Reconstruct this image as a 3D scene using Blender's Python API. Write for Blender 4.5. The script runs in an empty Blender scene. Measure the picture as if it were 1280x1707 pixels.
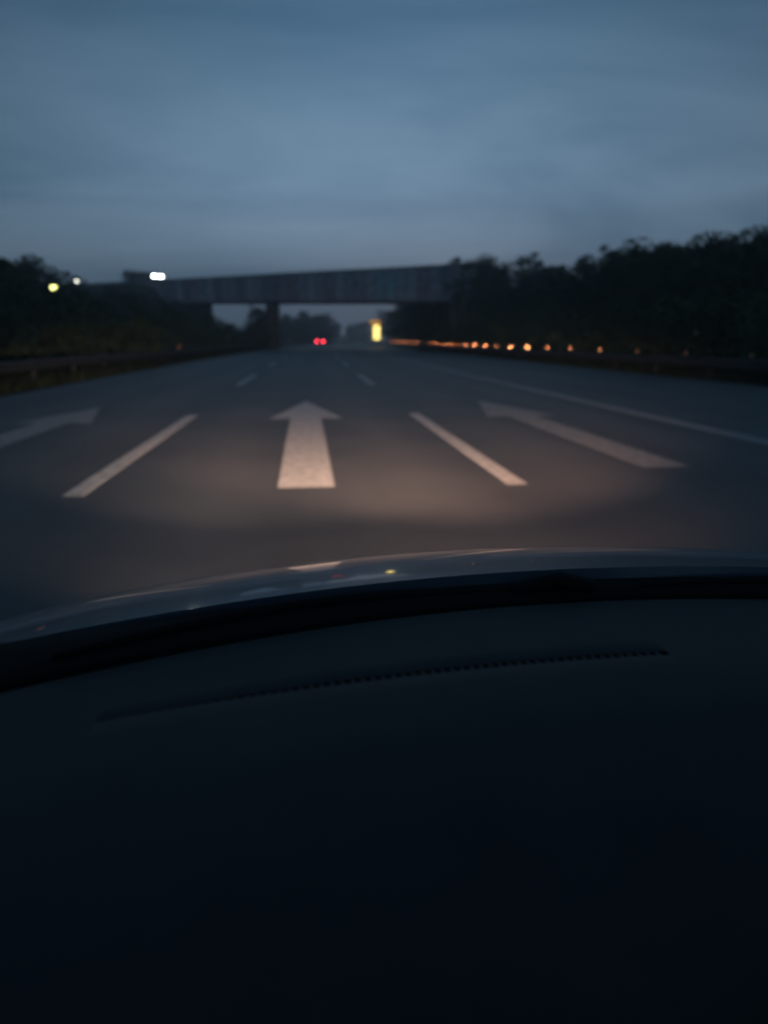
import bpy, bmesh, math, random
import numpy as np
from mathutils import Vector, Matrix

R = math.radians
scene = bpy.context.scene
COL = scene.collection

# ------------------------------------------------------------------ camera
cd = bpy.data.cameras.new('camera')
cam = bpy.data.objects.new('camera', cd)
COL.objects.link(cam)
scene.camera = cam
cd.sensor_fit = 'HORIZONTAL'
cd.sensor_width = 36.0
cd.lens = 36.0 * 1282.0 / 1280.0
cd.clip_start = 0.02
cd.clip_end = 6000
cam.location = (0, 0, 1.25)
cam.rotation_euler = (R(90 - 12.66), 0, R(-5.95))
cd.dof.use_dof = True                      # the phone never found its focus
cd.dof.focus_distance = 1.1
cd.dof.aperture_fstop = 3.9

# ------------------------------------------------------------------ sky (overcast blue dusk)
world = bpy.data.worlds.new('World')
scene.world = world
world.use_nodes = True
wt = world.node_tree
wt.nodes.clear()
def wn(t, **k):
    n = wt.nodes.new(t)
    for a, b in k.items():
        setattr(n, a, b)
    return n
SUN_EL, SUN_AZ = 0.5, 10.0
sky = wn('ShaderNodeTexSky', sky_type='NISHITA')
sky.sun_disc = False
sky.sun_elevation = R(SUN_EL)
sky.sun_rotation = R(SUN_AZ)
sky.altitude = 100
sky.dust_density = 2.0
tc = wn('ShaderNodeTexCoord')
sep = wn('ShaderNodeSeparateXYZ')
wt.links.new(tc.outputs['Generated'], sep.inputs[0])
def wmath(op, a, b=None, clamp=False):
    n = wn('ShaderNodeMath', operation=op, use_clamp=clamp)
    for i, v in enumerate((a, b)):
        if v is None:
            continue
        if isinstance(v, (int, float)):
            n.inputs[i].default_value = v
        else:
            wt.links.new(v, n.inputs[i])
    return n.outputs[0]
zc = wmath('ADD', wmath('MAXIMUM', sep.outputs['Z'], 0.0), 0.22)
px = wmath('DIVIDE', sep.outputs['X'], zc)
py = wmath('DIVIDE', sep.outputs['Y'], zc)
comb = wn('ShaderNodeCombineXYZ')
wt.links.new(px, comb.inputs[0]); wt.links.new(py, comb.inputs[1])
mp = wn('ShaderNodeMapping')
mp.inputs['Rotation'].default_value = (0, 0, R(-32))
mp.inputs['Scale'].default_value = (0.75, 1.5, 1)
wt.links.new(comb.outputs[0], mp.inputs['Vector'])
nz = wn('ShaderNodeTexNoise')
nz.inputs['Scale'].default_value = 0.8
nz.inputs['Detail'].default_value = 7
nz.inputs['Roughness'].default_value = 0.56
nz.inputs['Distortion'].default_value = 0.6
wt.links.new(mp.outputs[0], nz.inputs['Vector'])
ramp = wn('ShaderNodeValToRGB')
ramp.color_ramp.elements[0].position = 0.34
ramp.color_ramp.elements[0].color = (0.092, 0.190, 0.305, 1)
ramp.color_ramp.elements[1].position = 0.66
ramp.color_ramp.elements[1].color = (0.198, 0.318, 0.460, 1)
wt.links.new(nz.outputs['Fac'], ramp.inputs[0])
# the veil thins towards the zenith, greyer towards the horizon
elev = wn('ShaderNodeValToRGB')
elev.color_ramp.elements[0].position = 0.0
elev.color_ramp.elements[0].color = (0.80, 0.70, 0.64, 1)
elev.color_ramp.elements[1].position = 0.48
elev.color_ramp.elements[1].color = (0.36, 0.47, 0.54, 1)
e2 = elev.color_ramp.elements.new(0.17)
e2.color = (1.0, 1.0, 1.0, 1)
wt.links.new(sep.outputs['Z'], elev.inputs[0])
cl = wn('ShaderNodeMixRGB', blend_type='MULTIPLY')
cl.inputs[0].default_value = 1
wt.links.new(ramp.outputs[0], cl.inputs[1]); wt.links.new(elev.outputs[0], cl.inputs[2])
bg1 = wn('ShaderNodeBackground'); bg1.inputs[1].default_value = 0.05
# the cloud veil glows widest where the sun went down, dimmer all round
dt = wn('ShaderNodeVectorMath', operation='DOT_PRODUCT')
wt.links.new(tc.outputs['Generated'], dt.inputs[0])
ga, ge = R(SUN_AZ - 3), R(17)
dt.inputs[1].default_value = (math.sin(ga) * math.cos(ge), math.cos(ga) * math.cos(ge), math.sin(ge))
lobe = wmath('POWER', wmath('MAXIMUM', dt.outputs['Value'], 0.0), 11.0)
glow = wmath('ADD', wmath('MULTIPLY', lobe, 0.68), 0.58)
bg2 = wn('ShaderNodeBackground')
wt.links.new(glow, bg2.inputs[1])
wt.links.new(sky.outputs[0], bg1.inputs[0]); wt.links.new(cl.outputs[0], bg2.inputs[0])
mx = wn('ShaderNodeMixShader'); mx.inputs[0].default_value = 0.90
wt.links.new(bg1.outputs[0], mx.inputs[1]); wt.links.new(bg2.outputs[0], mx.inputs[2])
wo = wn('ShaderNodeOutputWorld')
wt.links.new(mx.outputs[0], wo.inputs['Surface'])

# the sun has practically set ahead of the car behind the cloud; what is left is a wide faint glow
sl = bpy.data.lights.new('sun', 'SUN')
sl.energy = 0.02
sl.angle = R(20)
sl.color = (1.0, 0.86, 0.74)
sun = bpy.data.objects.new('sun', sl)
COL.objects.link(sun)
sd = Vector((math.sin(R(SUN_AZ)) * math.cos(R(SUN_EL + 5)), math.cos(R(SUN_AZ)) * math.cos(R(SUN_EL + 5)), math.sin(R(SUN_EL + 5))))
sun.rotation_euler = sd.to_track_quat('Z', 'Y').to_euler()
sun.location = (0, -20, 30)

# ------------------------------------------------------------------ exposure and sampling
vs = scene.view_settings
vs.view_transform = 'Standard'
vs.look = 'None'
vs.exposure = 0.0
vs.gamma = 1.0
vs.use_curve_mapping = False
cy = scene.cycles
cy.max_bounces = 8
cy.glossy_bounces = 6
cy.diffuse_bounces = 3
cy.transparent_max_bounces = 16
cy.volume_bounces = 0
cy.sample_clamp_indirect = 0
cy.sample_clamp_direct = 0
cy.caustics_reflective = False
cy.use_denoising = True
cy.use_adaptive_sampling = True
cy.adaptive_threshold = 0.02
cy.filter_width = 1.8

# ------------------------------------------------------------------ helpers
def tag(o, label=None, cat=None, group=None, kind=None):
    if label: o['label'] = label
    if cat: o['category'] = cat
    if group: o['group'] = group
    if kind: o['kind'] = kind
    return o

def empty(name, loc=(0, 0, 0), rz=0.0, parent=None):
    o = bpy.data.objects.new(name, None)
    COL.objects.link(o)
    o.empty_display_size = 0.2
    o.location = loc
    o.rotation_euler = (0, 0, rz)
    if parent: o.parent = parent
    return o

def link(name, me, parent=None, loc=(0, 0, 0), rot=(0, 0, 0), scale=(1, 1, 1)):
    o = bpy.data.objects.new(name, me)
    COL.objects.link(o)
    o.location = loc
    o.rotation_euler = rot
    o.scale = scale
    if parent: o.parent = parent
    return o

def mesh(name, verts, faces, mat, smooth=False):
    me = bpy.data.meshes.new(name)
    me.from_pydata([tuple(v) for v in verts], [], [tuple(f) for f in faces])
    me.materials.append(mat)
    if smooth:
        me.shade_smooth()
    me.update()
    return me

class MB:
    def __init__(self):
        self.v = []; self.f = []
    def add(self, vs_, fs_):
        n = len(self.v)
        self.v += [tuple(p) for p in vs_]
        self.f += [tuple(i + n for i in f) for f in fs_]
    def box(self, c, s, m=None):
        x, y, z = (q / 2 for q in s)
        P = [Vector((sx * x, sy * y, sz * z)) for sz in (-1, 1) for sy in (-1, 1) for sx in (-1, 1)]
        P = [(m @ p if m else p) + Vector(c) for p in P]
        self.add(P, [(0, 2, 3, 1), (4, 5, 7, 6), (0, 1, 5, 4), (2, 6, 7, 3), (0, 4, 6, 2), (1, 3, 7, 5)])
    def tube(self, pts, rad, n=8, cap=True):
        pts = [Vector(p) for p in pts]
        if not isinstance(rad, (list, tuple)): rad = [rad] * len(pts)
        vs_, fs_ = [], []
        for i, p in enumerate(pts):
            t = (pts[min(i + 1, len(pts) - 1)] - pts[max(i - 1, 0)]).normalized()
            a = t.orthogonal().normalized() if abs(t.z) < 0.9 else t.cross(Vector((0, 1, 0))).normalized()
            b = t.cross(a)
            for k in range(n):
                w = 2 * math.pi * k / n
                vs_.append(p + (a * math.cos(w) + b * math.sin(w)) * rad[i])
        for i in range(len(pts) - 1):
            for k in range(n):
                k2 = (k + 1) % n
                fs_.append((i * n + k, i * n + k2, (i + 1) * n + k2, (i + 1) * n + k))
        if cap:
            fs_.append(tuple(range(n - 1, -1, -1)))
            fs_.append(tuple((len(pts) - 1) * n + k for k in range(n)))
        self.add(vs_, fs_)
    def grid(self, fn, us, ws):
        n = len(ws)
        vs_ = [fn(u, w) for u in us for w in ws]
        fs_ = [(i * n + j, i * n + j + 1, (i + 1) * n + j + 1, (i + 1) * n + j)
               for i in range(len(us) - 1) for j in range(n - 1)]
        self.add(vs_, fs_)
    def me(self, name, mat, smooth=False, bevel=0.0):
        m = mesh(name, self.v, self.f, mat, False)
        bm = bmesh.new(); bm.from_mesh(m)
        bmesh.ops.recalc_face_normals(bm, faces=bm.faces)
        if bevel:
            bmesh.ops.bevel(bm, geom=list(bm.edges), offset=bevel, segments=2, affect='EDGES', clamp_overlap=True)
        bm.to_mesh(m); bm.free()
        if smooth: m.shade_smooth()
        return m
    def build(self, name, mat, parent=None, smooth=False, bevel=0.0, **k):
        return link(name, self.me(name, mat, smooth, bevel), parent, **k)

def sstep(a, b, x):
    t = np.clip((x - a) / (b - a), 0, 1)
    return t * t * (3 - 2 * t)

# ------------------------------------------------------------------ materials
def pmat(name, col, rough=0.7, metal=0.0, emit=None, estr=0.0, spec=0.5, var=0.0, vscale=4.0, bump=0.0, bscale=40.0, coat=0.0, col2=None, obj=True):
    m = bpy.data.materials.new(name)
    m.use_nodes = True
    nt = m.node_tree
    b = nt.nodes['Principled BSDF']
    b.inputs['Base Color'].default_value = (*col, 1)
    b.inputs['Roughness'].default_value = rough
    b.inputs['Metallic'].default_value = metal
    b.inputs['Specular IOR Level'].default_value = spec
    if coat:
        b.inputs['Coat Weight'].default_value = coat
        b.inputs['Coat Roughness'].default_value = 0.06
    if emit:
        b.inputs['Emission Color'].default_value = (*emit, 1)
        b.inputs['Emission Strength'].default_value = estr
    t = nt.nodes.new('ShaderNodeTexCoord')
    co = t.outputs['Object']
    if var:
        n = nt.nodes.new('ShaderNodeTexNoise')
        n.inputs['Scale'].default_value = vscale
        n.inputs['Detail'].default_value = 6
        n.inputs['Roughness'].default_value = 0.6
        nt.links.new(co, n.inputs['Vector'])
        r = nt.nodes.new('ShaderNodeValToRGB')
        lo = col2 if col2 else tuple(c * (1 - var) for c in col)
        r.color_ramp.elements[0].color = (*lo, 1)
        r.color_ramp.elements[0].position = 0.3
        r.color_ramp.elements[1].color = (*[min(1, c * (1 + var * 0.6)) for c in col], 1)
        r.color_ramp.elements[1].position = 0.7
        nt.links.new(n.outputs['Fac'], r.inputs[0])
        nt.links.new(r.outputs[0], b.inputs['Base Color'])
    if bump:
        n2 = nt.nodes.new('ShaderNodeTexNoise')
        n2.inputs['Scale'].default_value = bscale
        n2.inputs['Detail'].default_value = 4
        nt.links.new(co, n2.inputs['Vector'])
        bp = nt.nodes.new('ShaderNodeBump')
        bp.inputs['Strength'].default_value = bump
        bp.inputs['Distance'].default_value = 0.02
        nt.links.new(n2.outputs['Fac'], bp.inputs['Height'])
        nt.links.new(bp.outputs[0], b.inputs['Normal'])
    return m

def asphalt_mat():
    m = pmat('asphalt', (0.075, 0.074, 0.073), 0.54, spec=0.45)
    nt = m.node_tree; b = nt.nodes['Principled BSDF']
    t = nt.nodes.new('ShaderNodeTexCoord')
    def noise(scale, detail=5, vec=None):
        n = nt.nodes.new('ShaderNodeTexNoise'); n.inputs['Scale'].default_value = scale; n.inputs['Detail'].default_value = detail
        nt.links.new(vec or t.outputs['Object'], n.inputs['Vector']); return n.outputs['Fac']
    mp_ = nt.nodes.new('ShaderNodeMapping'); mp_.inputs['Scale'].default_value = (1.0, 0.06, 1)
    nt.links.new(t.outputs['Object'], mp_.inputs['Vector'])
    streak = noise(1.1, 4, mp_.outputs[0])
    patch = noise(0.5, 7)
    grain = noise(55, 3)
    def mul(a, k, c):
        n = nt.nodes.new('ShaderNodeMath'); n.operation = 'MULTIPLY_ADD'
        nt.links.new(a, n.inputs[0]); n.inputs[1].default_value = k
        if isinstance(c, float): n.inputs[2].default_value = c
        else: nt.links.new(c, n.inputs[2])
        return n.outputs[0]
    sp_ = nt.nodes.new('ShaderNodeSeparateXYZ'); nt.links.new(t.outputs['Object'], sp_.inputs[0])
    def mth(op, a, b_=None):
        n = nt.nodes.new('ShaderNodeMath'); n.operation = op
        for i_, q_ in enumerate((a, b_)):
            if q_ is None: continue
            if isinstance(q_, (int, float)): n.inputs[i_].default_value = q_
            else: nt.links.new(q_, n.inputs[i_])
        return n.outputs[0]
    yy2 = mth('MULTIPLY', mth('MULTIPLY', sp_.outputs['Y'], sp_.outputs['Y']), 1 / 4400.0)
    lat_ = mth('SUBTRACT', sp_.outputs['X'], yy2)
    track = mth('MULTIPLY', mth('COSINE', mth('MULTIPLY', lat_, 2 * math.pi / 1.87)), -0.15)   # tyres polish two bands in each lane
    s0_ = track
    s = mul(streak, 0.7, mth('ADD', s0_, 0.15)); s = mul(patch, 1.1, mth('SUBTRACT', s, 0.27)); s = mul(grain, 0.8, s)
    r = nt.nodes.new('ShaderNodeValToRGB')
    r.color_ramp.elements[0].position = 0.55; r.color_ramp.elements[0].color = (0.046, 0.048, 0.051, 1)
    r.color_ramp.elements[1].position = 1.55 if False else 1.0; r.color_ramp.elements[1].color = (0.096, 0.097, 0.099, 1)
    dv = nt.nodes.new('ShaderNodeMath'); dv.operation = 'MULTIPLY'; dv.inputs[1].default_value = 0.66
    nt.links.new(s, dv.inputs[0]); nt.links.new(dv.outputs[0], r.inputs[0])
    nt.links.new(r.outputs[0], b.inputs['Base Color'])
    bp = nt.nodes.new('ShaderNodeBump'); bp.inputs['Strength'].default_value = 0.7; bp.inputs['Distance'].default_value = 0.012
    nt.links.new(grain, bp.inputs['Height']); nt.links.new(bp.outputs[0], b.inputs['Normal'])
    return m

def paint_mat(name, white, wear, lo=0.52):
    """thermoplastic road paint: chipped and greyed, asphalt showing through"""
    m = pmat(name, (white, white * 0.985, white * 0.95), 0.6)
    nt = m.node_tree; b = nt.nodes['Principled BSDF']
    t = nt.nodes.new('ShaderNodeTexCoord')
    n = nt.nodes.new('ShaderNodeTexNoise'); n.inputs['Scale'].default_value = 9; n.inputs['Detail'].default_value = 8; n.inputs['Roughness'].default_value = 0.75
    nt.links.new(t.outputs['Object'], n.inputs['Vector'])
    r = nt.nodes.new('ShaderNodeValToRGB')
    r.color_ramp.elements[0].position = wear; r.color_ramp.elements[0].color = (white * lo, white * lo * .985, white * lo * .95, 1)
    r.color_ramp.elements[1].position = wear + 0.22; r.color_ramp.elements[1].color = (white, white * 0.985, white * 0.95, 1)
    nt.links.new(n.outputs['Fac'], r.inputs[0]); nt.links.new(r.outputs[0], b.inputs['Base Color'])
    return m

M = {}
M['asphalt'] = asphalt_mat()
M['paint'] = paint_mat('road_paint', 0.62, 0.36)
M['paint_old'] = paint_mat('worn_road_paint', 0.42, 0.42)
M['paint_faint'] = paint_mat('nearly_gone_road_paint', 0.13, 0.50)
M['earth'] = pmat('earth_and_grass', (0.034, 0.040, 0.024), 0.95, var=0.55, vscale=0.8, spec=0.1, bump=0.6, bscale=3)
M['grass'] = pmat('grass_blades', (0.030, 0.042, 0.022), 0.85, var=0.5, vscale=0.7, spec=0.1)
M['leaf_a'] = pmat('leaves_dark', (0.052, 0.085, 0.045), 0.75, var=0.45, vscale=0.6, spec=0.2)
M['leaf_b'] = pmat('leaves_mid', (0.060, 0.092, 0.042), 0.75, var=0.45, vscale=0.6, spec=0.2)
M['bark'] = pmat('bark', (0.045, 0.037, 0.03), 0.95, var=0.4, vscale=8, bump=0.6, bscale=25, spec=0.1)
M['zinc'] = pmat('galvanised_steel', (0.05, 0.05, 0.048), 0.75, metal=0.2, var=0.35, vscale=3)
M['zinc_dark'] = pmat('weathered_steel', (0.10, 0.10, 0.10), 0.75, metal=0.4, var=0.4, vscale=4)
M['retro'] = pmat('orange_mirror_prism', (1.0, 0.82, 0.68), 0.14, metal=1.0)
M['retro_red'] = pmat('red_mirror_prism', (1.0, 0.62, 0.55), 0.30, metal=1.0)
M['retro_dim'] = pmat('dimmed_orange_mirror_prism', (0.88, 0.72, 0.58), 0.21, metal=1.0)  # beam fall-off put into the colour: a dimmed copy of the orange prism
M['retro_faded'] = pmat('faded_mirror_prism', (0.72, 0.60, 0.46), 0.33, metal=1.0)  # dimmest copy, weak headlight return painted in by tint and roughness
M['black_plastic'] = pmat('black_plastic', (0.012, 0.012, 0.013), 0.55, bump=0.1, bscale=200)
M['rubber'] = pmat('rubber', (0.010, 0.010, 0.010), 0.85, spec=0.2)
M['concrete'] = pmat('weathered_concrete', (0.13, 0.135, 0.14), 0.9, var=0.45, vscale=0.7, spec=0.2, bump=0.3, bscale=6)
M['asphalt_top'] = pmat('bridge_asphalt', (0.06, 0.06, 0.06), 0.9, var=0.3)
WEB = [pmat('girder_paint_%d' % i, c, 0.7, var=0.4, vscale=1.2, spec=0.3) for i, c in enumerate(
    [(0.38, 0.39, 0.43), (0.26, 0.27, 0.32), (0.48, 0.49, 0.52), (0.38, 0.31, 0.33)])]
M['web_blue'] = pmat('girder_paint_pale_blue', (0.40, 0.52, 0.58), 0.6, var=0.25, vscale=1.0, spec=0.3)
M['car_dark'] = pmat('dark_car_paint', (0.02, 0.022, 0.026), 0.35, coat=0.6)
M['car_grey'] = pmat('grey_car_paint', (0.035, 0.037, 0.04), 0.4, coat=0.5)
M['glass_dark'] = pmat('dark_car_glass', (0.01, 0.012, 0.014), 0.08)
M['tyre'] = pmat('tyre', (0.015, 0.015, 0.015), 0.9)
M['rim'] = pmat('rim', (0.25, 0.25, 0.26), 0.4, metal=0.8)
M['plate'] = pmat('number_plate', (0.5, 0.5, 0.48), 0.6)
M['tail'] = pmat('tail_lamp_lit', (0.25, 0.01, 0.015), 0.4, emit=(1.0, 0.035, 0.06), estr=55)
M['head'] = pmat('head_lamp_lit', (0.8, 0.8, 0.8), 0.3, emit=(1.0, 0.97, 0.88), estr=75)
M['amber'] = pmat('amber_lamp_lit', (0.6, 0.35, 0.05), 0.4, emit=(1.0, 0.48, 0.10), estr=0.75)
M['yellow'] = pmat('yellow_lamp_lit', (0.8, 0.7, 0.2), 0.4, emit=(1.0, 0.74, 0.20), estr=3.6)
M['lamp_y'] = pmat('yellow_street_lamp_lit', (0.8, 0.75, 0.3), 0.4, emit=(0.95, 0.90, 0.30), estr=5.0)
M['lamp_w'] = pmat('white_street_lamp_lit', (0.8, 0.8, 0.75), 0.4, emit=(1.0, 0.95, 0.80), estr=6.0)
M['lamp_far'] = pmat('pale_far_lamp_lit', (0.8, 0.8, 0.8), 0.4, emit=(0.75, 0.88, 1.0), estr=1.6)
M['board'] = pmat('black_sign_board', (0.02, 0.02, 0.02), 0.8)
M['pole'] = pmat('lamp_pole', (0.06, 0.065, 0.065), 0.6, metal=0.4)
M['hood'] = pmat('own_car_paint', (0.10, 0.15, 0.20), 0.34, metal=0.25, coat=1.0)
M['dash'] = pmat('dashboard_skin', (0.058, 0.060, 0.060), 0.75, var=0.12, vscale=14, bump=0.12, bscale=350, spec=0.3)
M['vent'] = pmat('vent_shadow_channel', (0.006, 0.006, 0.007), 0.9, spec=0.1)
M['liner'] = pmat('roof_liner', (0.05, 0.05, 0.05), 0.95)
M['seal'] = pmat('cowl_rubber', (0.0065, 0.007, 0.008), 0.75, spec=0.2)
M['lens'] = pmat('head_lamp_glass', (0.6, 0.55, 0.5), 0.2, emit=(1.0, 0.75, 0.5), estr=0.6)
def thin_glass():
    m = bpy.data.materials.new('windscreen_glass'); m.use_nodes = True
    nt = m.node_tree; nt.nodes.clear()
    o = nt.nodes.new('ShaderNodeOutputMaterial')
    tr = nt.nodes.new('ShaderNodeBsdfTransparent'); tr.inputs[0].default_value = (0.93, 0.955, 0.95, 1)
    gl = nt.nodes.new('ShaderNodeBsdfGlossy'); gl.inputs['Roughness'].default_value = 0.02
    lw = nt.nodes.new('ShaderNodeLayerWeight'); lw.inputs['Blend'].default_value = 0.5
    pw = nt.nodes.new('ShaderNodeMath'); pw.operation = 'POWER'; pw.inputs[1].default_value = 5.0
    nt.links.new(lw.outputs['Facing'], pw.inputs[0])
    fr = nt.nodes.new('ShaderNodeMath'); fr.operation = 'MULTIPLY_ADD'; fr.inputs[1].default_value = 0.9; fr.inputs[2].default_value = 0.035
    nt.links.new(pw.outputs[0], fr.inputs[0])
    mi = nt.nodes.new('ShaderNodeMixShader')
    nt.links.new(fr.outputs[0], mi.inputs[0]); nt.links.new(tr.outputs[0], mi.inputs[1]); nt.links.new(gl.outputs[0], mi.inputs[2])
    nt.links.new(mi.outputs[0], o.inputs[0])
    return m
M['glass'] = thin_glass()

# ------------------------------------------------------------------ lie of the land
RC = 2200.0
def shift(y):                                   # the motorway bends gently to the right
    return np.where(np.asarray(y) > 0, np.asarray(y) ** 2 / (2 * RC), 0.0)
def heading(y):
    return -math.atan(max(y, 0) / RC)
BA = Vector((19.5, 88.2)); BB = Vector((-37.0, 133.4))       # near edge of the overpass, right end to left end
BD = (BB - BA).normalized(); BN = Vector((-BD.y, BD.x))
if BN.y < 0: BN = -BN
BW = 9.0
def ground_h(x, y):
    x = np.asarray(x, float); y = np.asarray(y, float)
    lat = x - shift(y)
    h = -0.06 + 0 * x
    h = h + sstep(13.6, 23, lat) * 1.5 + sstep(-8.6, -17, lat) * 0.9
    dx, dy = x - BA.x, y - BA.y
    dn = dx * BN.x + dy * BN.y - BW / 2
    ridge = 1 - sstep(4.5, 15, np.abs(dn))
    top = 8.6
    along = dx * BD.x + dy * BD.y
    ridge = ridge * sstep(-19, -5, along)
    h = h + ridge * top * (sstep(-17, -27, lat) + sstep(16.5, 28, lat))
    h = h + 0.25 * np.sin(x * 0.31 + 1.3) * np.sin(y * 0.23) * (sstep(15, 22, lat) + sstep(-10, -16, lat))
    return h

def axis(pts):
    out = []
    for a, b, n in pts:
        out += list(np.linspace(a, b, n, endpoint=False))
    out.append(pts[-1][1])
    return np.array(out)
xs = axis([(-2500, -400, 8), (-400, -80, 16), (-80, -20, 40), (-20, 40, 60), (40, 100, 30), (100, 400, 16), (400, 2500, 8)])
ys = axis([(-200, -20, 10), (-20, 60, 40), (60, 160, 90), (160, 400, 40), (400, 1000, 20), (1000, 3000, 6)])
def sheet(name, fx, xs_, ys_, mat):
    X, Y = np.meshgrid(xs_, ys_, indexing='ij')
    PX, PY, PZ = fx(X, Y)
    V = np.stack([PX, PY, PZ], -1).reshape(-1, 3)
    n = len(ys_)
    F = [(i * n + j, (i + 1) * n + j, (i + 1) * n + j + 1, i * n + j + 1) for i in range(len(xs_) - 1) for j in range(n - 1)]
    return mesh(name, V.tolist(), F, mat, True)
ground = link('ground', sheet('ground', lambda X, Y: (X, Y, ground_h(X, Y)), xs, ys, M['earth']))
tag(ground, 'dark grassy banks either side of the motorway', kind='structure')

# motorway carriageway
RL, RR = -6.75, 12.45
ryy = np.concatenate([np.arange(-30, 200, 2.0), np.arange(200, 640, 8.0)])
def road_fx(X, Y):
    camber = -0.012 * np.abs(X - 0) * 0.0
    return X + shift(Y), Y, 0.0 + camber
road_me = sheet('road', road_fx, np.array([RL, -3.7, 0, 3.7, 8, RR]), ryy, M['asphalt'])
# pavement edges, a real thickness
mb = MB()
for lat, s in ((RL, -1), (RR, 1)):
    mb.grid(lambda y, w: (lat + float(shift(y)) + s * 0.12 * w, y, -0.10 * w), ryy, [0, 1])
bm = bmesh.new(); bm.from_mesh(road_me)
tmp = mb.me('edge', M['asphalt']); bm.from_mesh(tmp); bm.to_mesh(road_me); bm.free()
road = link('road', road_me)
tag(road, 'wide grey asphalt motorway carriageway bending gently right', kind='structure')

def strip(lat, w, y0, y1, mat, name, step=1.5, z=0.004):
    n = max(2, int((y1 - y0) / step) + 1)
    yy = np.linspace(y0, y1, n)
    m_ = MB()
    vs_, fs_ = [], []
    for y in yy:
        c = lat + float(shift(y))
        vs_ += [(c - w / 2, y, z), (c + w / 2, y, z), (c - w / 2 - .004, y, 0.0005), (c + w / 2 + .004, y, 0.0005)]
    for i in range(n - 1):
        a, b = i * 4, (i + 1) * 4
        fs_ += [(a, a + 1, b + 1, b), (a + 2, a, b, b + 2), (a + 1, a + 3, b + 3, b + 1)]
    me = mesh(name, vs_, fs_, mat)
    return link(name, me, road)
for k in range(28):
    y0 = 6.35 + 15.4 * k
    strip(-1.9, 0.17, y0, y0 + 6.9, M['paint'], 'lane_dash')
    strip(1.86, 0.17, y0 + 0.15, y0 + 6.9, M['paint'], 'lane_dash')
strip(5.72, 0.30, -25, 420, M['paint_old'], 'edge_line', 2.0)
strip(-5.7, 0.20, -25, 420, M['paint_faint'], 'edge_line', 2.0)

def arrow(lat, mat, y0=6.55, yh=12.55, y1=16.1):
    z = 0.005
    hw = 0.245
    P = [(-hw, y0), (hw, y0), (hw * 1.02, (y0 + yh) / 2), (hw, yh), (0.60, yh - 0.12), (0.0, y1), (-0.60, yh - 0.12), (-hw, yh), (-hw * 1.02, (y0 + yh) / 2)]
    m_ = MB()
    V = [(p[0] + lat + float(shift(p[1])), p[1], z) for p in P]
    n = len(P)
    F = [(0, 1, 2, 8), (8, 2, 3, 7), (7, 3, 5), (3, 4, 5), (7, 5, 6)]
    m_.add(V, F)
    return m_.build('arrow_marking', mat, road)
a0 = arrow(0.0, M['paint']); a0['label'] = 'bold white straight-ahead arrow in the middle lane'
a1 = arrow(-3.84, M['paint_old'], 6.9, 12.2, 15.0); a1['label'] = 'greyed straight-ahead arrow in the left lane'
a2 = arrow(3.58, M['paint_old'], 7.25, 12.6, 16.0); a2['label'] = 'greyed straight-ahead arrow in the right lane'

# ------------------------------------------------------------------ guardrails with prism reflectors
def wbeam_profile():
    return [(0.0, -0.155), (0.045, -0.12), (0.075, -0.075), (0.045, -0.03), (0.0, 0.0), (0.045, 0.03), (0.075, 0.075), (0.045, 0.12), (0.0, 0.155)]
def prism(mat, s=0.115):
    ax = Vector((0, 1, 0))                      # the corner points away from the traffic
    a = Vector((1, 0, 0)); b = Vector((0, 0, 1))
    e = []
    for k in range(3):
        w = 2 * math.pi * k / 3 + math.pi / 2
        e.append((a * math.cos(w) + b * math.sin(w)) * math.sqrt(2 / 3) - ax * math.sqrt(1 / 3))
    o = Vector((0, 0.58 * s, 0))
    vs_, fs_ = [], []
    for i in range(3):
        p, q = e[i] * s, e[(i + 1) % 3] * s
        n = len(vs_)
        vs_ += [o, o + p, o + p + q, o + q]
        fs_.append((n, n + 1, n + 2, n + 3))
    me = mesh('reflector', vs_, fs_, mat)
    return me
post_mb = MB()
post_mb.box((0, 0.055, -0.05), (0.06, 0.008, 1.5)); post_mb.box((0, -0.055, -0.05), (0.06, 0.008, 1.5)); post_mb.box((0, 0, -0.05), (0.008, 0.102, 1.5))
post_me = post_mb.me('post', M['zinc_dark'])
hs_mb = MB()
hs_mb.tube([(0, 0.085, 0), (0, 0.10, 0)], [0.10, 0.10], 12)
hs_mb.box((0, 0.03, -0.16), (0.03, 0.03, 0.16))
hous_me = hs_mb.me('housing', M['black_plastic'])
def guardrail(name, lat, side, y0, y1, rz, label, refl):
    root = empty(name, (lat, 0, 0))
    tag(root, label, 'guardrail')
    m_ = MB()
    prof = wbeam_profile()
    yy = np.concatenate([np.arange(y0, min(y1, 200), 4.0), np.arange(200, y1, 8.0)])
    for off in (0, 0.012):
        m_.grid(lambda y, w: (float(shift(y)) + side * (prof[w][0] - off), y, rz + prof[w][1]), yy, range(len(prof)))
    m_.build('rail', M['zinc'], root, smooth=True)
    for y in np.arange(y0 + 2, y1, 4.0):
        if y > 200: break
        link('post', post_me, root, (float(shift(y)) - side * 0.09, y, 0.0), (0, 0, heading(y)))
    for (y, me, z) in refl:
        r = link('reflector', me, root, (float(shift(y)) + side * 0.02, y, z), (R(-0.3), 0, heading(y) + R(6) * side * -0 ))
        link('housing', hous_me, r)
    return root
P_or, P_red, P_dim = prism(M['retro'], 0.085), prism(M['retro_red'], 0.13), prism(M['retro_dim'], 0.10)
P_near, P_faded = prism(M['retro_dim'], 0.075), prism(M['retro_faded'], 0.075)
P_dim2 = P_faded
rf = [(21.5 + 4 * k, P_faded if k < 3 else (P_near if k < 6 or k in (8, 12, 15) else P_or), 0.80) for k in range(43) if k not in (18, 19)]  # near end of the row fades through dimmed prism colours
guardrail('guardrail', 12.85, -1, -18, 420, 0.52, 'right-hand steel guardrail carrying a long row of orange reflectors', rf)
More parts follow.
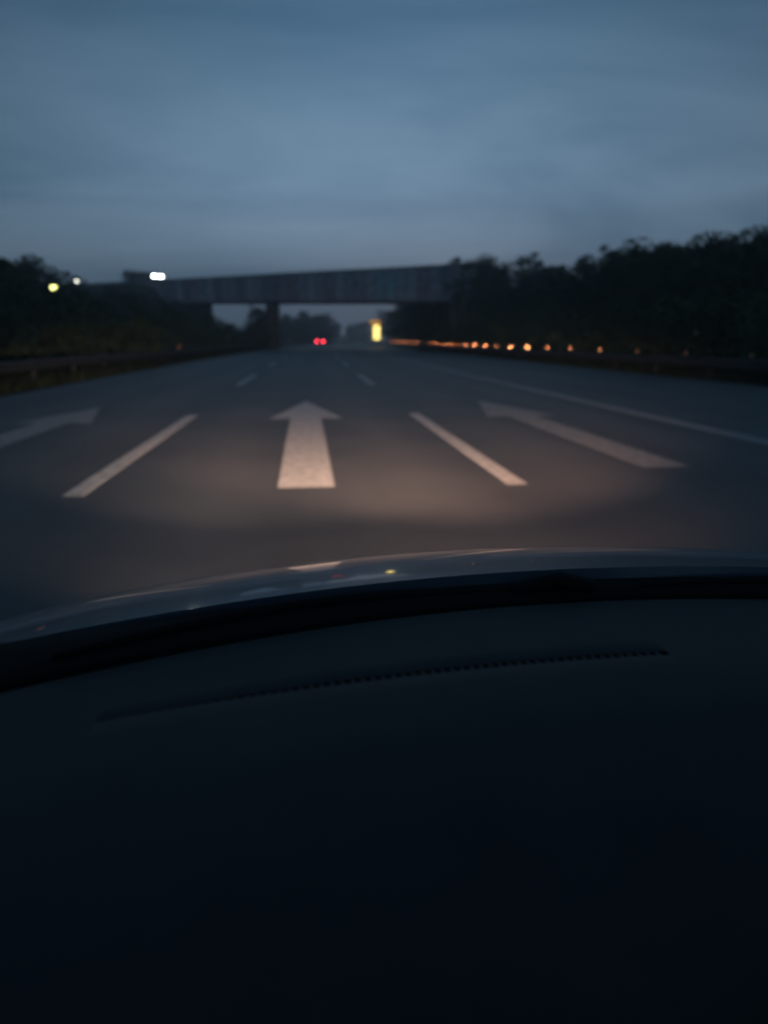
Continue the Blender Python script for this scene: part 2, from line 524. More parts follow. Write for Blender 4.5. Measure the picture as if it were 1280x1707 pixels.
guardrail('guardrail', -7.95, 1, -18, 420, 0.52, 'left-hand steel guardrail with only a red and an orange reflector', [(20.6, P_red, 0.80), (48.6, P_dim2, 0.80)])

# ------------------------------------------------------------------ trees
def leaf_mesh(name, clumps, per, size, mat, rng):
    V = []; F = []
    for (c, r) in clumps:
        n = int(per * max(0.5, (r / 0.9) ** 1.5))
        d = rng.normal(size=(n, 3)); d /= np.linalg.norm(d, axis=1)[:, None]
        rad = r * rng.uniform(0.25, 1.0, (n, 1)) ** 0.5
        p = c + d * rad * np.array([1, 1, 0.85])
        u = rng.normal(size=(n, 3)); u /= np.linalg.norm(u, axis=1)[:, None]
        w = np.cross(u, rng.normal(size=(n, 3))); w /= np.linalg.norm(w, axis=1)[:, None] + 1e-6
        s = size * rng.uniform(0.6, 1.35, (n, 1))
        a = p - u * s * 0.5; b = p + w * s * 0.27; c2 = p + u * s * 0.5; d2 = p - w * s * 0.27
        q = np.stack([a, b, c2, d2], 1).reshape(-1, 3)
        base = len(V)
        V += q.tolist()
        F += [(base + 4 * i, base + 4 * i + 1, base + 4 * i + 2, base + 4 * i + 3) for i in range(n)]
    return mesh(name, V, F, mat)

def tree_variant(seed, h, rx, mat, base=0.18, shape='round', per=42, size=0.26):
    """unit-scaled tree of height h: returns trunk mesh (with limbs) and crown mesh"""
    rng = np.random.default_rng(seed)
    rnd = random.Random(seed)
    m_ = MB()
    lean = Vector((rnd.uniform(-.04, .04), rnd.uniform(-.04, .04), 0)) * h
    def tp(t): return Vector((lean.x * t * t + math.sin(t * 5 + seed) * 0.05, lean.y * t * t, h * t))
    tt = [0, .06, .2, .4, .6, .8, .93]
    m_.tube([tp(t) - (Vector((0, 0, .25)) if t == 0 else Vector()) for t in tt], [h * .022 * (1.35 if t == 0 else 1) * (1 - .88 * t) + .012 for t in tt], 8)
    clumps = []
    nl = 30 if shape != 'conic' else 34
    for k in range(nl):
        t = base + (0.97 - base) * (k + rnd.random()) / nl
        u = (t - base) / (1 - base)
        if shape == 'round': w = math.sin(math.pi * min(1, u * 0.86 + 0.14)) ** 0.6
        elif shape == 'conic': w = (1 - u) ** 0.75 * 0.95 + 0.07
        else: w = (0.55 + 0.45 * math.sin(math.pi * u)) * (1 - u ** 5)
        ang = k * 2.39996 + rnd.uniform(-.5, .5)
        ln = rx * w * rnd.uniform(.62, 1.08)
        a = tp(max(0.05, t - 0.10)); b = tp(t) + Vector((math.cos(ang) * ln, math.sin(ang) * ln, rnd.uniform(-.1, .22) * rx))
        mid = a.lerp(b, .5) + Vector((0, 0, -0.05 * ln))
        m_.tube([a, mid, b], [h * .0085 * (1 - .55 * t), h * .005, .008], 5, cap=False)
        r = rx * rnd.uniform(.22, .40)
        clumps.append((np.array(b), r))
        if ln > rx * .4:
            clumps.append((np.array(mid) + rng.normal(size=3) * .12 * rx, r * rnd.uniform(.7, 1.05)))
        for q in range(2):
            clumps.append((np.array(b) + rng.normal(size=3) * np.array([.30, .30, .26]) * rx * .8, r * rnd.uniform(.35, .65)))
    for q in (.72, .8, .88, .95): clumps.append((np.array(tp(q)) + rng.normal(size=3) * .08 * rx, rx * (.42 - .2 * (q - .72) / .23)))
    return m_.me('trunk', M['bark'], True), leaf_mesh('crown', clumps, per, size, mat, rng)

VT = [tree_variant(11, 9.0, 3.0, M['leaf_a'], .20, 'round', 70, .34),
      tree_variant(12, 9.0, 2.6, M['leaf_b'], .16, 'oval', 74, .34),
      tree_variant(13, 9.0, 3.4, M['leaf_b'], .14, 'round', 64, .36),
      tree_variant(14, 9.0, 2.2, M['leaf_a'], .10, 'conic', 80, .30),
      tree_variant(15, 9.0, 3.0, M['leaf_a'], .12, 'oval', 70, .34)]
def bush_variant(seed, mat):
    rng = np.random.default_rng(seed); rnd = random.Random(seed)
    m_ = MB(); clumps = []
    for k in range(13):
        a = k * 2.4; r = rnd.uniform(.2, 1.0); z = rnd.uniform(.35, 1.25) * (1.35 - .5 * r)
        b = Vector((math.cos(a) * r, math.sin(a) * r, z))
        m_.tube([(0, 0, -.15), b * .5 + Vector((0, 0, .12)), b], [.03, .02, .006], 5, cap=False)
        clumps.append((np.array(b), rnd.uniform(.28, .48)))
        clumps.append((np.array(b) * np.array([.8, .8, .45]), rnd.uniform(.28, .42)))
        clumps.append((np.array(b) + rng.normal(size=3) * .25, rnd.uniform(.12, .22)))
    return m_.me('stem', M['bark'], True), leaf_mesh('foliage', clumps, 170, .12, mat, rng)
VB = [bush_variant(31, M['leaf_b']), bush_variant(32, M['leaf_a']), bush_variant(33, M['leaf_b'])]

ORD = ['first', 'second', 'third', 'fourth', 'fifth', 'sixth', 'seventh', 'eighth', 'ninth', 'tenth', 'eleventh', 'twelfth', 'thirteenth', 'fourteenth', 'fifteenth', 'sixteenth', 'seventeenth', 'eighteenth', 'nineteenth', 'twentieth']
rt_ = random.Random(5)
def put_tree(x, y, h, label, group, v=None, wide=1.0, sink=0.1):
    v = rt_.randrange(len(VT)) if v is None else v
    z = float(ground_h(x, y)) - sink
    root = empty('tree', (x, y, z), rt_.uniform(0, 6.28))
    tag(root, label, 'tree', group)
    s = h / 9.0
    root.scale = (s * wide, s * wide, s)
    link('trunk', VT[v][0], root); link('crown', VT[v][1], root)
    return root
def put_bush(x, y, h, label, group, wide=1.0):
    v = rt_.randrange(len(VB))
    root = empty('bush', (x, y, float(ground_h(x, y)) - .05), rt_.uniform(0, 6.28))
    tag(root, label, 'bush', group)
    s = h / 1.6
    root.scale = (s * wide, s * wide, s)
    link('stem', VB[v][0], root); link('foliage', VB[v][1], root)
    return root

def at_px(col, y):                              # where a sight line over a photo column crosses the depth y
    return y * math.tan(math.atan((col - 640.0) / 1314.0) + R(5.95))
# wood on the right: (photo column of the crown, depth, top height above the road, variant)
right_front = [(660, 158, 9.5, 2), (672, 136, 9.0, 0), (690, 112, 8.6, 2), (715, 100, 9.2, 0), (746, 93, 10.2, 3), (800, 82, 9.3, 1), (862, 72, 8.3, 0), (915, 62, 6.5, 2), (962, 55, 6.4, 4),
               (1030, 47, 6.4, 0), (1100, 41, 6.1, 2), (1172, 37, 5.8, 4), (1255, 33.5, 5.6, 2), (1345, 31, 5.5, 0)]
n = len(right_front)
for i, (c, y, top, v) in enumerate(right_front):
    x = max(at_px(c, y), 16.2 + float(shift(y)))
    h = max(4.5, top - float(ground_h(x, y)))
    put_tree(x, y, h, 'dark leafy tree behind the right guardrail, %s along from the overpass' % ORD[i], 'trees lining the right bank', v, 1.25)
right_back = [(1250, 40, 6.5), (1180, 44, 6.6), (1110, 49, 6.9), (1045, 53, 7.0), (1010, 58, 6.6), (690, 116, 9.2), (775, 104, 9.6), (830, 92, 9.2), (890, 83, 7.6), (938, 74, 7.0), (998, 66, 7.7), (1065, 58, 7.6), (1140, 52, 7.3), (1215, 48, 7.1), (1300, 44, 6.9)]
for i, (c, y, top) in enumerate(right_back):
    x = max(at_px(c, y), 17.0 + float(shift(y)))
    put_tree(x, y, top - float(ground_h(x, y)), 'tree in the rear row of the right-hand wood, %s along from the overpass' % ORD[i], 'rear row of the right wood', None, 1.35)
for i in range(16):
    y = 24 + i * 5.4 + rt_.uniform(-1, 1)
    x = 15.6 + float(shift(y)) + rt_.uniform(-.5, 1.0)
    put_bush(x, y, rt_.uniform(2.2, 3.4), 'low shrub at the wood edge behind the right guardrail, %s from the near end' % ORD[i], 'shrubs behind the right guardrail', 1.25)

# left side
left_trees = [(-35, 44, 5.2, 0), (22, 50, 5.8, 2), (68, 57, 6.2, 4), (104, 66, 6.3, 0), (150, 78, 5.6, 2), (195, 88, 6.3, 4)]
for i, (c, y, top, v) in enumerate(left_trees):
    x = at_px(c, y)
    put_tree(x, y, top - float(ground_h(x, y)), 'dark rounded tree on the left bank, %s from the left edge of the picture' % ORD[i], 'trees on the left bank', v, 1.35)
left_low = [(235, 96, 6.4, 2), (285, 103, 5.9, 0), (322, 109, 5.0, 2), (352, 113, 4.3, 4), (433, 107, 5.4, 2)]
nm = ['beside the overpass approach', 'below the overhead car', 'under the left end of the overpass', 'in the left opening under the overpass', 'in front of the overpass pier']
for i, (c, y, top, v) in enumerate(left_low):
    x = at_px(c, y)
    g = float(ground_h(x, y))
    put_tree(x, y, max(2.5, top - g), 'dark tree ' + nm[i], 'trees by the left of the overpass', v, 1.5 if i < 4 else .75)
for i in range(15):
    y = 15 + i * 6.4 + rt_.uniform(-1, 1)
    x = -9.9 + float(shift(y)) + rt_.uniform(-.9, .2)
    put_bush(x, y, rt_.uniform(1.9, 2.9), 'dark shrub behind the left guardrail, %s from the near end' % ORD[i], 'shrubs behind the left guardrail', 1.3)
for i in range(12):
    y = 24 + i * 6.5 + rt_.uniform(-1, 1)
    x = -13.2 + float(shift(y)) + rt_.uniform(-1.2, .6)
    put_bush(x, y, rt_.uniform(2.6, 3.8), 'tall shrub in the second row behind the left guardrail, %s from the near end' % ORD[i], 'second row of shrubs on the left bank', 1.35)
# dark clump behind the car on the overpass approach
put_tree(-27.6, 136, 2.9, 'small round tree top poking up behind the car on the overpass', 'tree by the overpass road', 2, 1.6)

# beyond the overpass
far = [(385, 250, 3.6), (425, 245, 5.0), (452, 240, 6.0), (478, 238, 7.4), (506, 250, 8.6), (534, 262, 7.2), (560, 270, 9.0), (586, 285, 9.4), (612, 300, 8.6), (640, 290, 10.5), (660, 240, 9.5), (520, 210, 5.5), (470, 200, 5.2), (430, 190, 4.4)]
for i, (c, y, top) in enumerate(far):
    x = at_px(c, y)
    lat = x - float(shift(y))
    if -8.5 < lat < 14: x = float(shift(y)) + (-11 if lat < 4 else 17)
    put_tree(x, y, top + .2, 'hazy far-off tree seen under the overpass, %s in the distant line' % ORD[i], 'distant trees beyond the overpass', None, 1.7)
far2 = []
for i in range(18):
    c = 330 + i * 21; y = 400 + rt_.uniform(0, 60)
    x = at_px(c, y)
    lat = x - float(shift(y))
    if -9 < lat < 16: continue
    far2.append((x, y))
for i, (x, y) in enumerate(far2):
    put_tree(x, y, rt_.uniform(7.5, 10.5), 'faint tree on the far horizon under the overpass, %s from the left' % ORD[i], 'horizon trees beyond the overpass', None, 1.9)

# grass along the pavement edges
rng = np.random.default_rng(3)
V = []; F = []
def blades(n, lat0, lat1, y0, y1, hmin, hmax):
    y = y0 + (y1 - y0) * rng.uniform(0, 1, n) ** 1.5
    lat = rng.uniform(lat0, lat1, n)
    x = lat + shift(y)
    z = ground_h(x, y)
    a = rng.uniform(0, 6.28, n); h = rng.uniform(hmin, hmax, n); w = rng.uniform(.008, .02, n) * (1 + y / 25)
    lx, ly = rng.normal(size=(2, n)) * .35 * h
    base = len(V)
    cx, sx = np.cos(a) * w, np.sin(a) * w
    q = np.stack([np.stack([x - cx, y - sx, z], -1), np.stack([x + cx, y + sx, z], -1), np.stack([x + lx, y + ly, z + h], -1)], 1).reshape(-1, 3)
    V.extend(q.tolist())
    F.extend([(base + 3 * i, base + 3 * i + 1, base + 3 * i + 2) for i in range(n)])
blades(26000, 12.55, 17.5, 10, 100, .12, .45)
blades(22000, -13.0, -6.95, 8, 110, .12, .45)
tag(link('grass', mesh('grass', V, F, M['grass'])), 'rough dark grass on the verges beneath the guardrails', 'grass', kind='stuff')

# ------------------------------------------------------------------ overpass
br = empty('overpass', (BA.x, BA.y, 0), math.atan2(BD.y, BD.x))      # local x runs to the left end, local y away from us or towards us
flip = 1 if (Vector((-BD.y, BD.x)) - BN).length < .01 else -1
tag(br, 'long dark steel girder overpass crossing the motorway', 'bridge')
LEN = (BB - BA).length
def ztop(s): return 9.60 + 0.004 * s
def zbot(s): return 5.45 + 0.0225 * s
PW = 1.5
npan = int(LEN / PW)
rp = random.Random(8)
for i in range(npan):
    s0, s1 = i * PW, (i + 1) * PW
    m_ = MB()
    dpt = 0.06 + rp.uniform(-.012, .012)
    P = []
    for s in (s0 + .02, s1 - .02):
        for dy in (0.0, 0.10):
            for z in (zbot(s) + .16, ztop(s) - .14):
                P.append((s, flip * (dpt + dy), z))
    m_.add(P, [(0, 1, 5, 4), (2, 6, 7, 3), (0, 4, 6, 2), (1, 3, 7, 5), (0, 2, 3, 1), (4, 5, 7, 6)])
    blue = 9.0 < s0 < 13.4
    o = m_.build('web_panel', M['web_blue'] if blue else WEB[rp.choice([0, 1, 1, 2, 0, 3])], br)
    if blue: o['label'] = 'pale blue girder panel'
st = MB()
st.box((0, 0, 0), (0.05, 0.16, 1.0))
for i in range(npan + 1):
    s = i * PW
    h = ztop(s) - zbot(s) - .30
    m_me = st.me('stiffener', WEB[1]) if i == 0 else m_me
    link('stiffener', m_me, br, (s, flip * 0.03, (ztop(s) + zbot(s)) / 2), scale=(1, 1, h))
def sbar(name, y0, y1, zf0, zf1, mat, s0=0, s1=None, nseg=12):
    s1 = LEN if s1 is None else s1
    m_ = MB()
    ss = np.linspace(s0, s1, nseg)
    vs_ = []
    for s in ss:
        vs_ += [(s, flip * y0, zf0(s)), (s, flip * y1, zf0(s)), (s, flip * y1, zf1(s)), (s, flip * y0, zf1(s))]
    fs_ = []
    for i in range(nseg - 1):
        a, b = 4 * i, 4 * i + 4
        for k in range(4):
            fs_.append((a + k, a + (k + 1) % 4, b + (k + 1) % 4, b + k))
    fs_ += [(0, 1, 2, 3), tuple(4 * (nseg - 1) + k for k in (3, 2, 1, 0))]
    m_.add(vs_, fs_)
    return m_.build(name, mat, br)
sbar('bottom_flange', -0.16, 0.40, lambda s: zbot(s), lambda s: zbot(s) + .158, WEB[1])
sbar('top_flange', -0.16, 0.40, lambda s: ztop(s) - .138, lambda s: ztop(s), WEB[0])
sbar('deck', 0.42, BW - .42, lambda s: ztop(s) - .55, lambda s: ztop(s) - .05, M['asphalt_top'])
sbar('girder', BW - .40, BW, lambda s: zbot(s), lambda s: ztop(s), WEB[1])
for k in range(3):
    yy_ = 2.2 + 2.2 * k
    sbar('girder', yy_ - .2, yy_ + .2, lambda s: zbot(s) + .1, lambda s: ztop(s) - .56, WEB[1])
# pier at the left edge of the carriageway
def loc_of(x, y):
    v = Vector((x - BA.x, y - BA.y)); return v.dot(BD), v.dot(BN)
def bfun(s0, s1, d0, d1, z0, z1f, name, mat, bev=.06):
    m_ = MB()
    P = [(s, flip * d, z) for s in (s0, s1) for d in (d0, d1) for z in (z0, z1f(s))]
    m_.add(P, [(0, 1, 3, 2), (4, 6, 7, 5), (0, 4, 5, 1), (2, 3, 7, 6), (0, 2, 6, 4), (1, 5, 7, 3)])
    return m_.build(name, mat, br, bevel=bev)
def s_of_px(c):                                  # where on the near edge a sight line over a photo column lands
    k = math.tan(math.atan((c - 640.0) / 1314.0) + R(5.95))
    return (BA.x - k * BA.y) / (k * BD.y - BD.x)
sp = s_of_px(462)
pq = BA + BD * sp                                 # slim wall pier set parallel to the road, not to the skewed deck
pl_ = [Vector((dx, dy)) for dx in (-1.75, 0.0) for dy in (1.6, 8.2)]
m_ = MB()
pv = []
for q in pl_:
    w = pq + q + Vector((.25, 0)); a_, b_ = loc_of(w.x, w.y)
    pv += [(a_, flip * b_, -.5), (a_, flip * b_, zbot(a_) - .004)]
m_.add(pv, [(0, 1, 3, 2), (4, 6, 7, 5), (0, 4, 5, 1), (2, 3, 7, 6), (0, 2, 6, 4), (1, 5, 7, 3)])
m_.build('pier', M['concrete'], br, bevel=.08)
sl_ = s_of_px(288)
bfun(sl_, LEN, .5, BW - .5, -.5, lambda s: zbot(s) - .004, 'abutment', M['concrete'])
bfun(0, 3.4, .5, BW - .5, -.5, lambda s: zbot(s) - .004, 'abutment', M['concrete'])

# ------------------------------------------------------------------ cars
def make_car(name, label, mat, loc, rz, lit):
    """car pointing to local +y, 4.4 m long"""
    root = empty(name, loc, rz)
    tag(root, label, 'car')
    prof = [(-2.18, .42, .72), (-2.15, .30, .95), (-1.9, .24, 1.02), (-1.2, .22, 1.02), (0.4, .22, .98), (1.0, .22, .96), (1.7, .24, .86), (2.1, .28, .74), (2.2, .42, .60)]
    m_ = MB()
    cs = []
    for (y, z0, z1) in prof:
        w = .90 - .10 * (abs(y) / 2.2) ** 3
        cs.append([(-w * .94, y, z0), (-w, y, z0 + .18), (-w, y, z1 - .16), (-w * .93, y, z1), (w * .93, y, z1), (w, y, z1 - .16), (w, y, z0 + .18), (w * .94, y, z0)])
    vs_ = [p for c in cs for p in c]; fs_ = []
    for i in range(len(cs) - 1):
        for k in range(8):
            fs_.append((8 * i + k, 8 * i + (k + 1) % 8, 8 * i + 8 + (k + 1) % 8, 8 * i + 8 + k))
    fs_ += [tuple(range(8)), tuple(8 * (len(cs) - 1) + k for k in range(7, -1, -1))]
    m_.add(vs_, fs_); m_.build('body', mat, root, smooth=False, bevel=.02)
    def green(name_, pts, mt, grow=0.0):
        g = MB(); b_, t_ = pts
        V_ = [(sx * (wb + grow), y, zb) for (y, wb, zb) in b_ for sx in (-1, 1)] + [(sx * (wt_ + grow), y, zt) for (y, wt_, zt) in t_ for sx in (-1, 1)]
        g.add(V_, [(0, 1, 3, 2), (4, 6, 7, 5), (0, 4, 5, 1), (2, 3, 7, 6), (0, 2, 6, 4), (1, 5, 7, 3)])
        return g.build(name_, mt, root, bevel=.03)
    green('window', ([(-1.85, .80, 1.0), (1.05, .80, .95)], [(-1.25, .62, 1.38), (.25, .62, 1.40)]), M['glass_dark'])
    green('roof', ([(-1.30, .64, 1.36), (.30, .64, 1.385)], [(-1.15, .56, 1.45), (.10, .56, 1.46)]), mat)
    for sx in (-1, 1):
        for wy in (-1.32, 1.36):
            t_ = MB(); t_.tube([(sx * .70, wy, .32), (sx * .92, wy, .32)], .32, 18)
            w_ = t_.build('wheel', M['tyre'], root)
            q = MB(); q.tube([(sx * .915, wy, .32), (sx * .93, wy, .32)], .20, 14); q.build('rim', M['rim'], w_)
        hl = MB(); hl.tube([(sx * .64, 2.06, .68), (sx * .64, 2.19, .67)], [.20, .19], 14)
        hl.build('headlight', M['head'] if lit == 'front' else M['glass_dark'], root)
        tl = MB(); tl.box((sx * .70, -2.165, .80), (.26, .06, .17)); tl.build('taillight', M['tail'] if lit == 'rear' else M['glass_dark'], root, bevel=.015)
    b_ = MB(); b_.box((0, -2.17, .46), (1.62, .12, .22)); b_.build('bumper', M['black_plastic'], root, bevel=.03)
    p_ = MB(); p_.box((0, -2.19, .70), (.5, .02, .11)); p_.build('number_plate', M['plate'], root)
    return root
make_car('car', 'distant dark car ahead with two red taillights lit', M['car_grey'], (-3.55 + float(shift(188)), 188, .0), heading(188), 'rear')
sc_ = s_of_px(253)
pc = BA + BD * (sc_ + 2.0) + BN * 1.75
rzc = math.atan2(-BD.y, -BD.x) - math.pi / 2
make_car('car', 'dark car on top of the overpass with bright white headlights', M['car_dark'], (pc.x, pc.y, ztop(sc_) - .045), rzc, 'front')

# ------------------------------------------------------------------ lit warning board on the shoulder
yb = 150.0
tb = empty('warning_trailer', (9.1 + float(shift(yb)), yb, 0.0), heading(yb))
tag(tb, 'roadside trailer board glowing bright yellow at the far right of the road', 'warning board')
m_ = MB(); m_.box((0, .25, .55), (1.7, 3.0, .14)); m_.box((0, 2.2, .5), (.10, 1.4, .10)); m_.build('chassis', M['zinc_dark'], tb, bevel=.02)
for sx in (-1, 1):
    m_ = MB(); m_.tube([(sx * .80, .4, .33), (sx * 1.0, .4, .33)], .33, 16); w_ = m_.build('wheel', M['tyre'], tb)
    m_ = MB(); m_.tube([(sx * 1.0, .4, .33), (sx * 1.012, .4, .33)], .18, 12); m_.build('rim', M['rim'], w_)
    m_ = MB(); m_.box((sx * .45, -.05, 2.4), (.09, .09, 4.4)); m_.build('mast', M['zinc_dark'], tb)
m_ = MB(); m_.box((0, -.15, 2.55), (1.5, .09, 2.9)); m_.build('board', M['board'], tb, bevel=.02)
m_ = MB(); m_.box((-.25, -.15, 4.45), (2.2, .09, .85)); m_.build('board', M['board'], tb, bevel=.02)
for j in range(5):
    for i in range(2):
        m_ = MB(); m_.box((-.29 + .58 * i, -.215, 1.5 + .52 * j), (.52, .035, .46)); m_.build('lamp_panel', M['yellow'], tb, bevel=.012)
for i in range(4):
    m_ = MB(); m_.box((-1.0 + .5 * i, -.215, 4.45), (.42, .035, .6)); m_.build('lamp_panel', M['amber'], tb, bevel=.012)['label'] = 'dim amber lamp'

# ------------------------------------------------------------------ street lamps on the side road at the left
def street_lamp(c, y, zlamp, mat, label, size, name='street_lamp', reach=.9):
    x = at_px(c, y)
    g = float(ground_h(x, y)) - .2
    root = empty(name, (x + reach, y, g)); tag(root, label, 'street lamp')
    H = zlamp - g + .12
    m_ = MB(); m_.tube([(0, 0, 0), (0, 0, 1.2), (0, 0, H * .92), (-reach * .3, 0, H), (-reach, 0, H + .03)], [.09, .07, .05, .04, .035], 8); m_.build('pole', M['pole'], root)
    h_ = MB(); h_.box((-reach, 0, H), (size * 1.9, .26, .10)); hd = h_.build('lamp_head', M['pole'], root, bevel=.02)
    l_ = MB(); l_.tube([(-reach, 0, H - .055), (-reach, 0, H - .07 - size * .45), (-reach, 0, H - .07 - size * .7)], [size * .52, size * .5, size * .2], 12); l_.build('lamp_glass', mat, hd)
    return root
street_lamp(97, 47, 4.15, M['lamp_y'], 'street lamp glowing yellow against the trees on the left', .30)
street_lamp(136, 62, 5.5, M['lamp_w'], 'small white street lamp just right of the yellow one', .17)
street_lamp(571, 262, 3.1, M['lamp_far'], 'tiny pale lamp far off under the overpass', .30, reach=.7)

# ------------------------------------------------------------------ our own car: bonnet, cowl, wipers, windscreen, dashboard, shell, headlights
CX = 0.36
own = empty('car', (CX, 0, 0))
tag(own, 'own car seen from inside, blue-grey bonnet beyond a bare dark dashboard', 'car')
def rear_y(x): return .878 - .32 * x * x              # rear edge of the bonnet
def hood_z(x, y):
    t = y - rear_y(x)
    return .975 - .120 * t - .22 * t * t - .035 * x * x - .30 * max(0, abs(x) - .60) ** 2 - 1.5 * max(0, t - .78) ** 2
us = np.linspace(-.84, .84, 41)
m_ = MB()
m_.grid(lambda u, w: (u, rear_y(u) + w * (1.04 - .16 * u * u), hood_z(u, rear_y(u) + w * (1.04 - .16 * u * u))), us, np.linspace(0, 1, 30))
m_.grid(lambda u, w: (u, rear_y(u) - .004 * w, hood_z(u, rear_y(u)) - .02 * w), us, [0, 1])
hood = m_.build('bonnet', M['hood'], own, smooth=True)
# front end and wings
m_ = MB()
def nose(u, w):
    yy = rear_y(u) + 1.045 - .16 * u * u
    z = hood_z(u, yy - .005) - .008
    return (u * (1 + .02 * w), yy + .05 * math.sin(math.pi * min(w, 1)) + .05 * w, z + (.22 - z) * w)
m_.grid(nose, us, np.linspace(0, 1, 10))
m_.build('bumper', M['hood'], own, smooth=True)
for sx in (-1, 1):
    m_ = MB()
    m_.grid(lambda y, w: (sx * (.845 + .06 * math.sin(w * 2.2)), y, hood_z(.84, max(y, rear_y(.84))) - .01 - w * .60), np.linspace(.35, 1.75, 15), np.linspace(0, 1, 8))
    m_.build('wing', M['hood'], own, smooth=True)
# black cowl between bonnet and glass
def glass_y(x): return .838 - .427 * x * x
m_ = MB()
def cowl(u, w):
    y0, y1 = glass_y(u) - .005, rear_y(u) - .006
    if w < 0: return (u, y0, .86)
    return (u, y0 + (y1 - y0) * w, .951 + .004 * math.sin(w * math.pi * .9) + .010 * w)
m_.grid(cowl, us, [-1] + list(np.linspace(0, 1, 8)))
m_.box((0, .62, .55), (1.7, .03, .60))
m_.build('cowl', M['seal'], own, smooth=True)
# wipers resting on the cowl
for (x0, x1, off) in ((-.60, -.12, .018), (.04, .62, .014)):
    m_ = MB()
    q = np.linspace(x0, x1, 14)
    m_.tube([(x, glass_y(x) + off + .012 * math.sin((x - x0) / (x1 - x0) * math.pi), .959 + .005 * math.sin((x - x0) / (x1 - x0) * math.pi)) for x in q], [.004 + .003 * math.sin(i / 13 * math.pi) for i in range(14)], 6)
    wp = m_.build('wiper', M['seal'], own, smooth=True)
    m_ = MB(); m_.tube([(x1, glass_y(x1) + off, .959), (x1 + .06, glass_y(x1) + off + .006, .966), (x1 + .10, glass_y(x1) + off + .004, .956)], [.008, .012, .013], 8); m_.build('wiper_arm', M['seal'], wp, smooth=True)
# windscreen
ROOF_Y, ROOF_Z = .08, 1.50
m_ = MB()
def ws(u, w):
    xb = u; yb_, zb_ = glass_y(u) , .952
    xt = u * .76; yt_, zt_ = ROOF_Y - .16 * u * u, ROOF_Z - .04 * u * u
    bow = .035 * math.sin(math.pi * w)
    return (xb + (xt - xb) * w, yb_ + (yt_ - yb_) * w + bow, zb_ + (zt_ - zb_) * w + bow)
m_.grid(ws, np.linspace(-.80, .80, 25), np.linspace(0, 1, 14))
m_.build('windscreen', M['glass'], own, smooth=True)
# pillars, roof, doors, rear: the cabin that keeps the dashboard dark
for sx in (-1, 1):
    m_ = MB(); m_.tube([(sx * .82, glass_y(.80) - .04, .90), (sx * .74, .30, 1.26), (sx * .62, -.06, 1.49)], [.055, .045, .05], 8); m_.build('pillar', M['black_plastic'], own, smooth=True)
    m_ = MB(); m_.grid(lambda y, w: (sx * (.86 + .03 * math.sin(w * 3) - max(0, w - .0) * 0), y, .30 + w * .64), np.linspace(-1.9, .55, 8), np.linspace(0, 1, 6)); m_.build('door', M['hood'], own, smooth=True)
    m_ = MB(); m_.tube([(sx * .62, -.06, 1.49), (sx * .62, -.9, 1.52), (sx * .60, -1.9, 1.46), (sx * .80, -2.4, 1.0)], [.05, .05, .05, .06], 8); m_.build('roof_rail', M['black_plastic'], own, smooth=True)
    m_ = MB(); m_.tube([(sx * .64, -.85, 1.50), (sx * .86, -.75, .93)], [.06, .06], 8); m_.build('pillar', M['black_plastic'], own)
m_ = MB()
m_.grid(lambda u, w: (u * .62, ROOF_Y - .06 - w * 1.95 - .10 * u * u, 1.50 + .03 * math.sin(w * 3) - .03 * u * u), np.linspace(-1, 1, 9), np.linspace(0, 1, 9))
m_.build('roof', M['liner'], own, smooth=True)
m_ = MB(); m_.box((0, -2.3, .95), (1.6, .06, .9)); m_.build('tailgate', M['liner'], own, bevel=.02)
for sx in (-.42, .34):
    m_ = MB(); m_.box((sx, -.62, .82), (.48, .18, .72)); s_ = m_.build('seat', M['liner'], own, bevel=.05)
    m_ = MB(); m_.box((sx, -.64, 1.26), (.26, .10, .18)); m_.build('headrest', M['liner'], s_, bevel=.03)
# dashboard with a slim demister vent running parallel to the glass
def seam_y(x): return .660 - .27 * x * x
def dash_z(x, y):
    t = glass_y(x) - y
    return .9505 + .012 * math.sin(min(t, .5) * 3.0) - 1.6 * max(0, t - .24) ** 2 - .01 * x * x
GW = .0048                                        # half width of the vent channel
def gw(u): return GW * (.12 + .88 * float(sstep(-.53, -.30, u)))
def dash_row(u, k):
    g, s = glass_y(u) - .006, seam_y(u)
    GW = gw(u)
    dp = .012 * (.1 + .9 * float(sstep(-.53, -.40, u)))
    e = -.02
    rows = [(g + .0, -.006), (g - .008, 0), (s + (g - s) * .6, 0), (s + (g - s) * .2, 0), (s + GW + .002, 0), (s + GW, -.0015), (s + GW * .9, -dp), (s - GW * .9, -dp), (s - GW, -.0015), (s - GW - .002, 0)]
    rows += [(s - .03 - (s - e) * q, 0) for q in (0, .12, .25, .4, .55, .7, .85)]
    y, dz = rows[k]
    return (u, y, dash_z(u, y) + dz)
vent_l, vent_r = -.53, -.018
segs = [(-.82, vent_l, False), (vent_l, vent_r, True), (vent_r, .82, False)]
m_ = MB()
for (a, b, groove) in segs:
    uu = np.linspace(a, b, max(6, int((b - a) / .02)))
    if groove:
        m_.grid(dash_row, uu, range(0, 7)); m_.grid(dash_row, uu, range(7, 17))
    else:
        def flat_row(u, k):
            p = dash_row(u, k); y = p[1]
            return (u, y, dash_z(u, y) + (-.006 if k == 0 else 0))
        m_.grid(flat_row, uu, range(0, 17))
dash = m_.build('dashboard', M['dash'], own, smooth=True)
m_ = MB()
m_.grid(lambda u, w: (u, seam_y(u) + gw(u) * .92 * (1 - 2 * w), dash_z(u, seam_y(u)) - .0118 * (.1 + .9 * float(sstep(-.53, -.40, u)))), np.linspace(vent_l, vent_r, 40), [0, 1])
m_.build('vent_channel', M['vent'], dash)
m_ = MB(); m_.box((0, 0, 0), (.0034, GW * 2 + .0012, .006)); rib_me = m_.me('vent_rib', M['dash'])
x = vent_l + .006
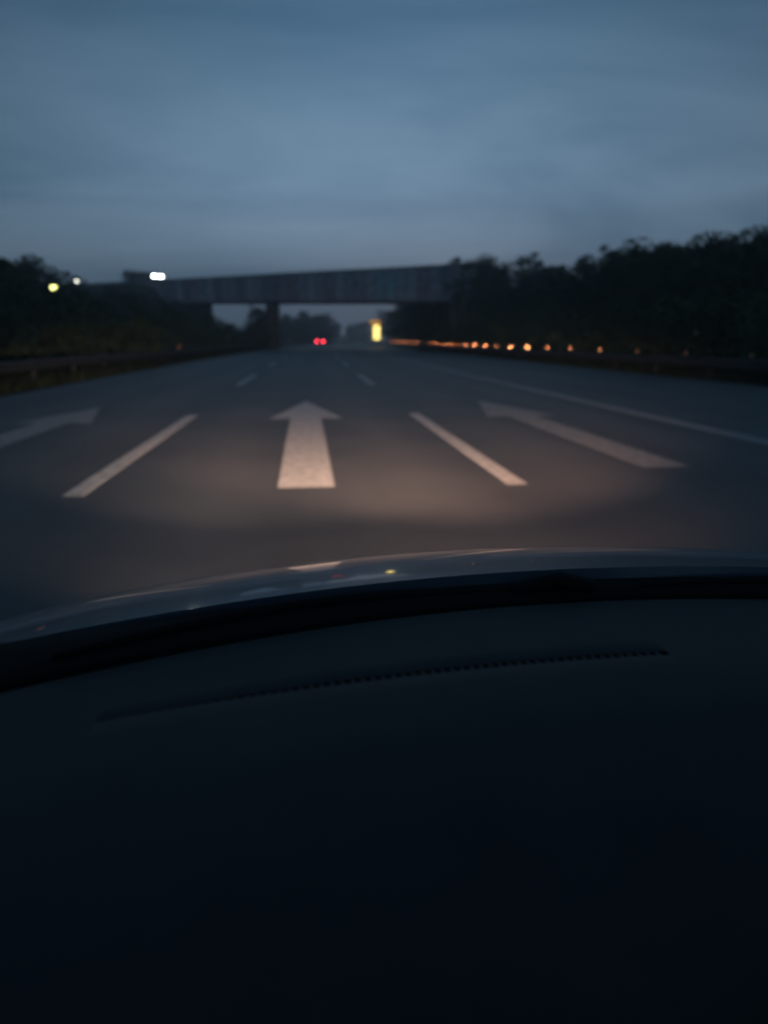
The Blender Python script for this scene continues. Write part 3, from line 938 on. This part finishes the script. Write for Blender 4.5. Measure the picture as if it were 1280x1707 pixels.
while x < vent_r - .003:
    sl2 = math.atan(-2 * .27 * x)
    link('vent_rib', rib_me, dash, (x, seam_y(x), dash_z(x, seam_y(x)) - .0044), (0, 0, sl2), (1, gw(x) / GW, 1))
    x += .0092
# headlights of our own car: housings with lamps that light the road
def own_lamp(sx, power, col, yaw, pitch, size, wide):
    m_ = MB()
    yl = rear_y(sx) + 1.12
    m_.tube([(sx, yl - .10, .50), (sx, yl + .015, .50)], [.085, .095], 16)
    h = m_.build('headlight', M['lens'], own)
    # the main beam and, below it, the wide weak spill of the same reflector
    for (pw, sz, wd, pt, nm_) in ((power, size, wide, pitch, 'headlight_beam'), (power * .075, 32.0, 3.0, pitch - 2.8, 'headlight_spill')):
        L = bpy.data.lights.new(nm_, 'SPOT')
        L.energy = pw; L.color = col; L.spot_size = R(sz); L.spot_blend = 1.0; L.shadow_soft_size = .025
        o = bpy.data.objects.new(nm_, L); COL.objects.link(o)
        o.parent = h
        o.location = (sx, yl + .06, .50)
        o.scale = (wd, 1, 1)
        d = Vector((math.sin(R(yaw)) * math.cos(R(pt)), math.cos(R(yaw)) * math.cos(R(pt)), math.sin(R(pt))))
        o.rotation_euler = (-d).to_track_quat('Z', 'Y').to_euler()
    return h
own_lamp(-.62, 5900, (1.0, .67, .48), 0.5, -2.2, 14.6, 4.8)
own_lamp(.62, 11000, (1.0, .54, .36), 2.0, -2.2, 14.6, 4.8)

# ------------------------------------------------------------------ haze
m = bpy.data.materials.new('evening_haze'); m.use_nodes = True
nt = m.node_tree; nt.nodes.clear()
o_ = nt.nodes.new('ShaderNodeOutputMaterial'); v_ = nt.nodes.new('ShaderNodeVolumePrincipled')
v_.inputs['Color'].default_value = (.86, .92, 1.0, 1)
v_.inputs['Density'].default_value = 0.0016
v_.inputs['Anisotropy'].default_value = 0.75
nt.links.new(v_.outputs[0], o_.inputs['Volume'])
m_ = MB(); m_.box((0, 330, 13.0), (1500, 800, 31.0))
hz = m_.build('haze', m)
tag(hz, 'thin evening haze over the motorway', kind='stuff')
